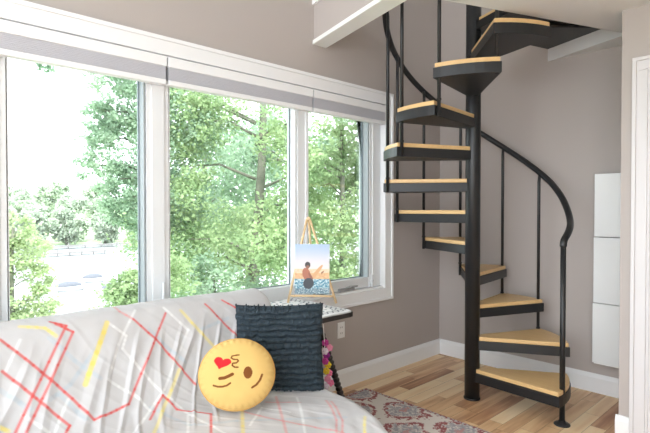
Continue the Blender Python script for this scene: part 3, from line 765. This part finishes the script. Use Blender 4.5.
def flowers():
    r = empty('flower_garland', (0.60, -2.045, 0.30), 'string of magenta yellow and pink fabric flowers hanging beside the table leg', 'garland')
    cols = [srgb(150, 40, 140), srgb(238, 205, 60), srgb(240, 130, 170), srgb(196, 70, 150), srgb(236, 150, 180), srgb(230, 214, 225)]
    ms = [mat('petal_%s' % n, c, 0.8) for n, c in zip(('magenta', 'yellow', 'pink', 'plum', 'rose', 'blush'), cols)]
    MB().tube([(0.603, -2.052, TZ - 0.03), (0.61, -2.045, 0.55), (0.62, -2.03, 0.37)], 0.002, 6).build('string', M['plate'], r)
    spots = [(0.607, -2.04, 0.60, 3), (0.612, -2.048, 0.555, 5), (0.612, -2.036, 0.53, 0), (0.617, -2.05, 0.50, 3), (0.617, -2.03, 0.475, 1), (0.620, -2.045, 0.445, 1), (0.622, -2.025, 0.43, 2), (0.625, -2.04, 0.40, 4), (0.628, -2.02, 0.375, 2), (0.622, -2.05, 0.36, 5), (0.62,-2.02,.57,4)]
    for (x, y, z, k) in spots:
        mb = MB()
        ax = Vector((0.73, -0.66, 0.1)).normalized(); u = ax.orthogonal().normalized(); v = ax.cross(u)
        for q in range(6):
            a = q * PI / 3 + x * 50; c = Vector((x, y, z)) + (u * math.cos(a) + v * math.sin(a)) * 0.012
            mb.sphere(c, 0.0088, 8, 6)
        mb.sphere(Vector((x, y, z)) + ax * 0.008, 0.007, 8, 6)
        mb.build('flower', ms[k], r)
flowers()

# ================================================================== outside
M['bark'] = mat('bark', srgb(104, 104, 92), 0.9, noise_amt=0.3, noise_scale=12)
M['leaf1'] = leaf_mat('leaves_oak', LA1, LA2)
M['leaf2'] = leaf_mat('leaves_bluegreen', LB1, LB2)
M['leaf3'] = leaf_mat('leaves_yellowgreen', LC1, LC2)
M['leaf_far_hazed'] = leaf_mat('leaves_far_hazed', LD1, LD2, 0.3)
M['land'] = mat('grassy_bank', srgb(170, 190, 150), 1.0, noise_amt=0.25, noise_scale=0.3)
M['water'] = mat('river_water', srgb(146, 148, 152), 0.35, noise_amt=0.05, noise_scale=0.1, bump=0.15, bump_scale=3)
WZ = -9.2
struct(MB().box(-900, -14, -500, 700, WZ - 0.5, WZ).build('ground_river', M['water']), 'pale wide river below the house')
# near bank, sloping away from the house
def bank():
    nx, ny = 30, 40
    def P(i, j):
        x = -0.4 - 44 * i / (nx - 1); y = -45 + 110 * j / (ny - 1)
        edge = 26 + 0.10 * max(0, y) * 2 + 3 * noise.noise(Vector((y * .05, 0, 0)))
        z = -3.0 - 6.4 * smooth(4, edge, -x) + 0.3 * noise.noise(Vector((x * .2, y * .2, 0)))
        if -x > edge: z -= 0.4 * (-x - edge)
        return (x, y, z)
    o = grid_obj('ground_bank', P, nx, ny, None, M['land']); struct(o, 'grassy river bank below the window'); o.data.flip_normals()
    def P2(i, j):
        x = -150 - 500 * i / 29 + 6 * noise.noise(Vector((j * .4, 1, 0))) * (i == 0); y = -300 + 900 * j / 39
        z = WZ - 0.3 + 1.0 * smooth(0, 2, i) + 10 * smooth(4, 29, i) + 1.2 * noise.noise(Vector((i * .5, j * .5, 3)))
        return (x, y, z)
    o = grid_obj('ground_far', P2, 30, 40, None, M['land']); struct(o, 'far wooded shore'); o.data.flip_normals()
bank()

def leaves(name, blobs, count, size, m, parent, rnd, squash=1.0):
    """many small leaves spread through clustered ellipsoids"""
    vs = []; fs = []
    tot = sum(b[3] ** 2 for b in blobs)
    for (cx, cy, cz, R) in blobs:
        n = int(count * R * R / tot)
        subs = []
        for _ in range(max(6, int(n / 70))):
            d = Vector((rnd.gauss(0, 1), rnd.gauss(0, 1), rnd.gauss(0, 1))).normalized() * R * rnd.uniform(0.45, 1.0)
            subs.append(Vector((cx + d.x, cy + d.y, cz + d.z * squash)))
        for _ in range(n):
            s = rnd.choice(subs); q = R * 0.30
            p = s + Vector((rnd.gauss(0, q * .6), rnd.gauss(0, q * .6), rnd.gauss(0, q * .42)))
            L = size * rnd.uniform(0.6, 1.3); a = Vector((rnd.uniform(-1, 1), rnd.uniform(-1, 1), rnd.uniform(-.7, .7))).normalized()
            b = a.orthogonal().normalized(); b = (b * math.cos(rnd.uniform(0, 6.28)) + a.cross(b) * math.sin(rnd.uniform(0, 6.28))).normalized()
            o = len(vs); vs += [tuple(p), tuple(p + a * L * .5 + b * L * .3), tuple(p + a * L), tuple(p + a * L * .5 - b * L * .3)]
            fs.append((o, o + 1, o + 2, o + 3))
    me = bpy.data.meshes.new(name); me.from_pydata(vs, [], fs); me.update(); me.materials.append(m)
    o = bpy.data.objects.new(name, me); COL.objects.link(o); o.parent = parent
    o.matrix_parent_inverse = Matrix.Translation(parent.location).inverted()
    return o
def tree(name, base, top, r0, blobs, count, size, m, label, cat='tree', group=None, seed=1, branches=True):
    rnd = random.Random(seed); r = empty(name, base, label, cat, group)
    B = Vector(base); T = Vector(top)
    if r0 > 0:
        pts = [B.lerp(T, t) + Vector((math.sin(t * 5 + seed) * r0 * .8, math.cos(t * 4 + seed) * r0 * .8, 0)) for t in [k / 8 for k in range(9)]]
        MB().tube(pts, [r0 * (1.15 - 0.75 * k / 8) for k in range(9)], 10).build('trunk', M['bark'], r)
        if branches:
            for i, (cx, cy, cz, R) in enumerate(blobs):
                t = max(0.25, min(0.95, (cz - 0.35 * R - B.z) / max(0.1, T.z - B.z))); p = B.lerp(T, t); q = Vector((cx, cy, cz))
                mid = p.lerp(q, 0.5) + Vector((0, 0, 0.12 * (q - p).length))
                MB().tube([p, mid, q], [r0 * .24, r0 * .16, r0 * .06], 7).build('branch', M['bark'], r)
    leaves('foliage', blobs, count, size, m, r, rnd)
    return r
rnd = random.Random(11)
def ring(c, R, n, rr, zs=1.0, seed=0):
    q = random.Random(seed); out = []
    for k in range(n):
        d = Vector((q.gauss(0, 1), q.gauss(0, 1), q.gauss(0, 1))).normalized() * R * q.uniform(.5, 1)
        out.append((c[0] + d.x, c[1] + d.y, c[2] + d.z * zs, rr * q.uniform(.75, 1.25)))
    return out
# coordinates are places outside the window wall (x < 0)
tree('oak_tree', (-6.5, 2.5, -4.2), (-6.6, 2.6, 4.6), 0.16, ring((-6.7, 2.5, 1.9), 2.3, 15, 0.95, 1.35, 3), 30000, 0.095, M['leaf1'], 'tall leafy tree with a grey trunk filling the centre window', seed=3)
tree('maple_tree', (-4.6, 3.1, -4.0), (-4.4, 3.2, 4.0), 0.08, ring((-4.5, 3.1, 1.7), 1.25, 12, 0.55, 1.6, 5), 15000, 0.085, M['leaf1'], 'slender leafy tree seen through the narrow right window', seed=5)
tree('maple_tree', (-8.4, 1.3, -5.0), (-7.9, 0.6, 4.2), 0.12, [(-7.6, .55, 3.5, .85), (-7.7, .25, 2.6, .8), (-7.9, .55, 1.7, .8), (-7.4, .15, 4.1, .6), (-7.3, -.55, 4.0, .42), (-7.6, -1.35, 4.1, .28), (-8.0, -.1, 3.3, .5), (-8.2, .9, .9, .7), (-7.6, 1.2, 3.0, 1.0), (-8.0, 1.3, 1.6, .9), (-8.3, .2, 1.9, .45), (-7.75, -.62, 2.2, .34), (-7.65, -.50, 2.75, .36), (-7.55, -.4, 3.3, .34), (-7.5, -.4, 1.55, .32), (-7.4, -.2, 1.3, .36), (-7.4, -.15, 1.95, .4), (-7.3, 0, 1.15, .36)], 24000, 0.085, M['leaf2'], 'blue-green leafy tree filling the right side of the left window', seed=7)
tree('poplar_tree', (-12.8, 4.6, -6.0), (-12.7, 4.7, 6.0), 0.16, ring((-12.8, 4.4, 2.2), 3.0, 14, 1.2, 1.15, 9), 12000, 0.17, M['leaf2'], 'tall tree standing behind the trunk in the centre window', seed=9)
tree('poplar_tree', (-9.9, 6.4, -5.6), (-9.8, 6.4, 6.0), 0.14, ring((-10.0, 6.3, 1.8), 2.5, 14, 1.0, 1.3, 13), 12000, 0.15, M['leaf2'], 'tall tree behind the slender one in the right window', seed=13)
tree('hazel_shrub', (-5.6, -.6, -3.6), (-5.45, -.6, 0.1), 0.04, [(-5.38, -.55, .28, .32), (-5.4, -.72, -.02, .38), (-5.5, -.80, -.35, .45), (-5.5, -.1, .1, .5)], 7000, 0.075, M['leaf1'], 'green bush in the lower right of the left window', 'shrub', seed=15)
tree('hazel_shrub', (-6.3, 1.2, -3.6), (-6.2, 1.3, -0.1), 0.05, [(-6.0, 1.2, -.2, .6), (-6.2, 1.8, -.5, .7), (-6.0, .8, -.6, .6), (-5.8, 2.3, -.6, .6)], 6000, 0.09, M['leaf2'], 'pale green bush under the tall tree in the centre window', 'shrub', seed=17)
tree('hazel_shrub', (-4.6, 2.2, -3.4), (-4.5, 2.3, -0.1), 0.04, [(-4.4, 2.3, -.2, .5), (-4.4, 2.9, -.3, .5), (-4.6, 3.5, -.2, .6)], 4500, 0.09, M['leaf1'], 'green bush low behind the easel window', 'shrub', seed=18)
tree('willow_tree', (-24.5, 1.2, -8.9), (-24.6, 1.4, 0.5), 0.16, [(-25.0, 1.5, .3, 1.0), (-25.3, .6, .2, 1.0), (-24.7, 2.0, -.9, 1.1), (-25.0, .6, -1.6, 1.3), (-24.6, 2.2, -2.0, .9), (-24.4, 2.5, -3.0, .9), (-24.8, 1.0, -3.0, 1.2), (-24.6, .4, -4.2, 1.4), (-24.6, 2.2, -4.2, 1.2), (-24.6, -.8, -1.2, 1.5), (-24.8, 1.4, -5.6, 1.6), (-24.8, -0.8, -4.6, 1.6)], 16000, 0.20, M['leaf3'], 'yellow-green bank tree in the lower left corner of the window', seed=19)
# far wooded shore: trees one by one
k = 0
for i in range(20):
    y = 4 + i * 4.4 + rnd.uniform(-1, 1); x = -160 + y * 0.26 + rnd.uniform(-3, 3) - (i % 2) * 13; h = rnd.uniform(11.5, 14.5) + (i % 2) * 2
    R = h * 0.26
    bl = [(x, y, WZ + h - R, R), (x + .6, y - R * .25, WZ + h - 1.9 * R, R), (x, y + R * .25, WZ + h - 2.5 * R, R * .95), (x, y, WZ + R * .95, R * .9)]
    tree('shore_tree', (x, y, WZ + 0.3), (x, y, WZ + h - R), 0.3, bl, 3200, 1.0, M['leaf_far_hazed'], 'tree standing in the hazy row across the river', 'tree', 'trees lined along the far shore', seed=30 + i, branches=False)
for i in range(22):
    y = 40 + i * 9 + rnd.uniform(-2, 2); x = -410 + rnd.uniform(-8, 8) + y * 0.3 - (i % 3) * 24; h = 26 + rnd.uniform(-2, 2) + (4 if 5 <= i <= 7 else 0)
    bl = [(x, y, WZ + h * .75, 7.5), (x, y - 3, WZ + h * .55, 7.5), (x, y + 3, WZ + h * .55, 7), (x, y, WZ + h * .35, 8)]
    tree('ridge_tree', (x, y, WZ + 3), (x, y, WZ + h * .7), 0.6, bl, 2600, 2.3, M['leaf_far_hazed'], 'tree on the faint ridge beyond the far shore', 'tree', 'trees on the distant ridge', seed=60 + i, branches=False)
# docks and moored boats
M['dock'] = mat('weathered_dock', srgb(124, 120, 120), 0.9)
M['hull'] = mat('boat_hull', srgb(228, 228, 230), 0.4); M['canvas'] = mat('boat_canvas', srgb(96, 98, 106), 0.8)
for (x, y, L, lab) in ((-139, 44, 26, 'long pale dock reaching over the river'), (-118, 30, 16, 'shorter dock nearer the house on the river')):
    d = empty('boat_dock', (x, y, WZ), lab, 'dock')
    MB().box(x - 1, x + 1, y - L / 2, y + L / 2, WZ + 0.55, WZ + 0.8).build('deck', M['dock'], d)
    for t in range(7):
        yy = y - L / 2 + 0.4 + (L - 0.8) * t / 6; MB().tube([(x + 0.8, yy, WZ - 0.4), (x + 0.8, yy, WZ + 1.5)], 0.14, 8).build('piling', M['dock'], d)
for (x, y, L, lab) in ((-66, 15.6, 4.6, 'covered boat moored closest to the house'), (-72, 20.5, 4.0, 'covered boat moored right of the nearest one'), (-61, 19.3, 3.6, 'low boat floating in front of the other two')):
    d = empty('motor_boat', (x, y, WZ), lab, 'boat')
    ring_ = []
    n = 18; vs = []
    for lv, (sc_, zz) in enumerate(((0.55, -0.1), (0.9, 0.35), (1.0, 0.6))):
        for k in range(n):
            a = 2 * PI * k / n; px = math.sin(a) * 0.95 * sc_; py = math.cos(a) * L / 2 * sc_; 
            vs.append((x + px * (1 - 0.25 * max(0, math.cos(a)) ** 2), y + py, WZ + zz))
    fs = [(l * n + k, l * n + (k + 1) % n, (l + 1) * n + (k + 1) % n, (l + 1) * n + k) for l in range(2) for k in range(n)] + [tuple(range(n - 1, -1, -1)), tuple(range(2 * n, 3 * n))]
    MB().add(vs, fs, True).build('hull', M['hull'], d)
    MB().sphere((x, y - 0.3, WZ + 0.62), 1.0, 14, 8, (0.8, L * 0.36, 0.62)).build('boat_cover', M['canvas'], d)
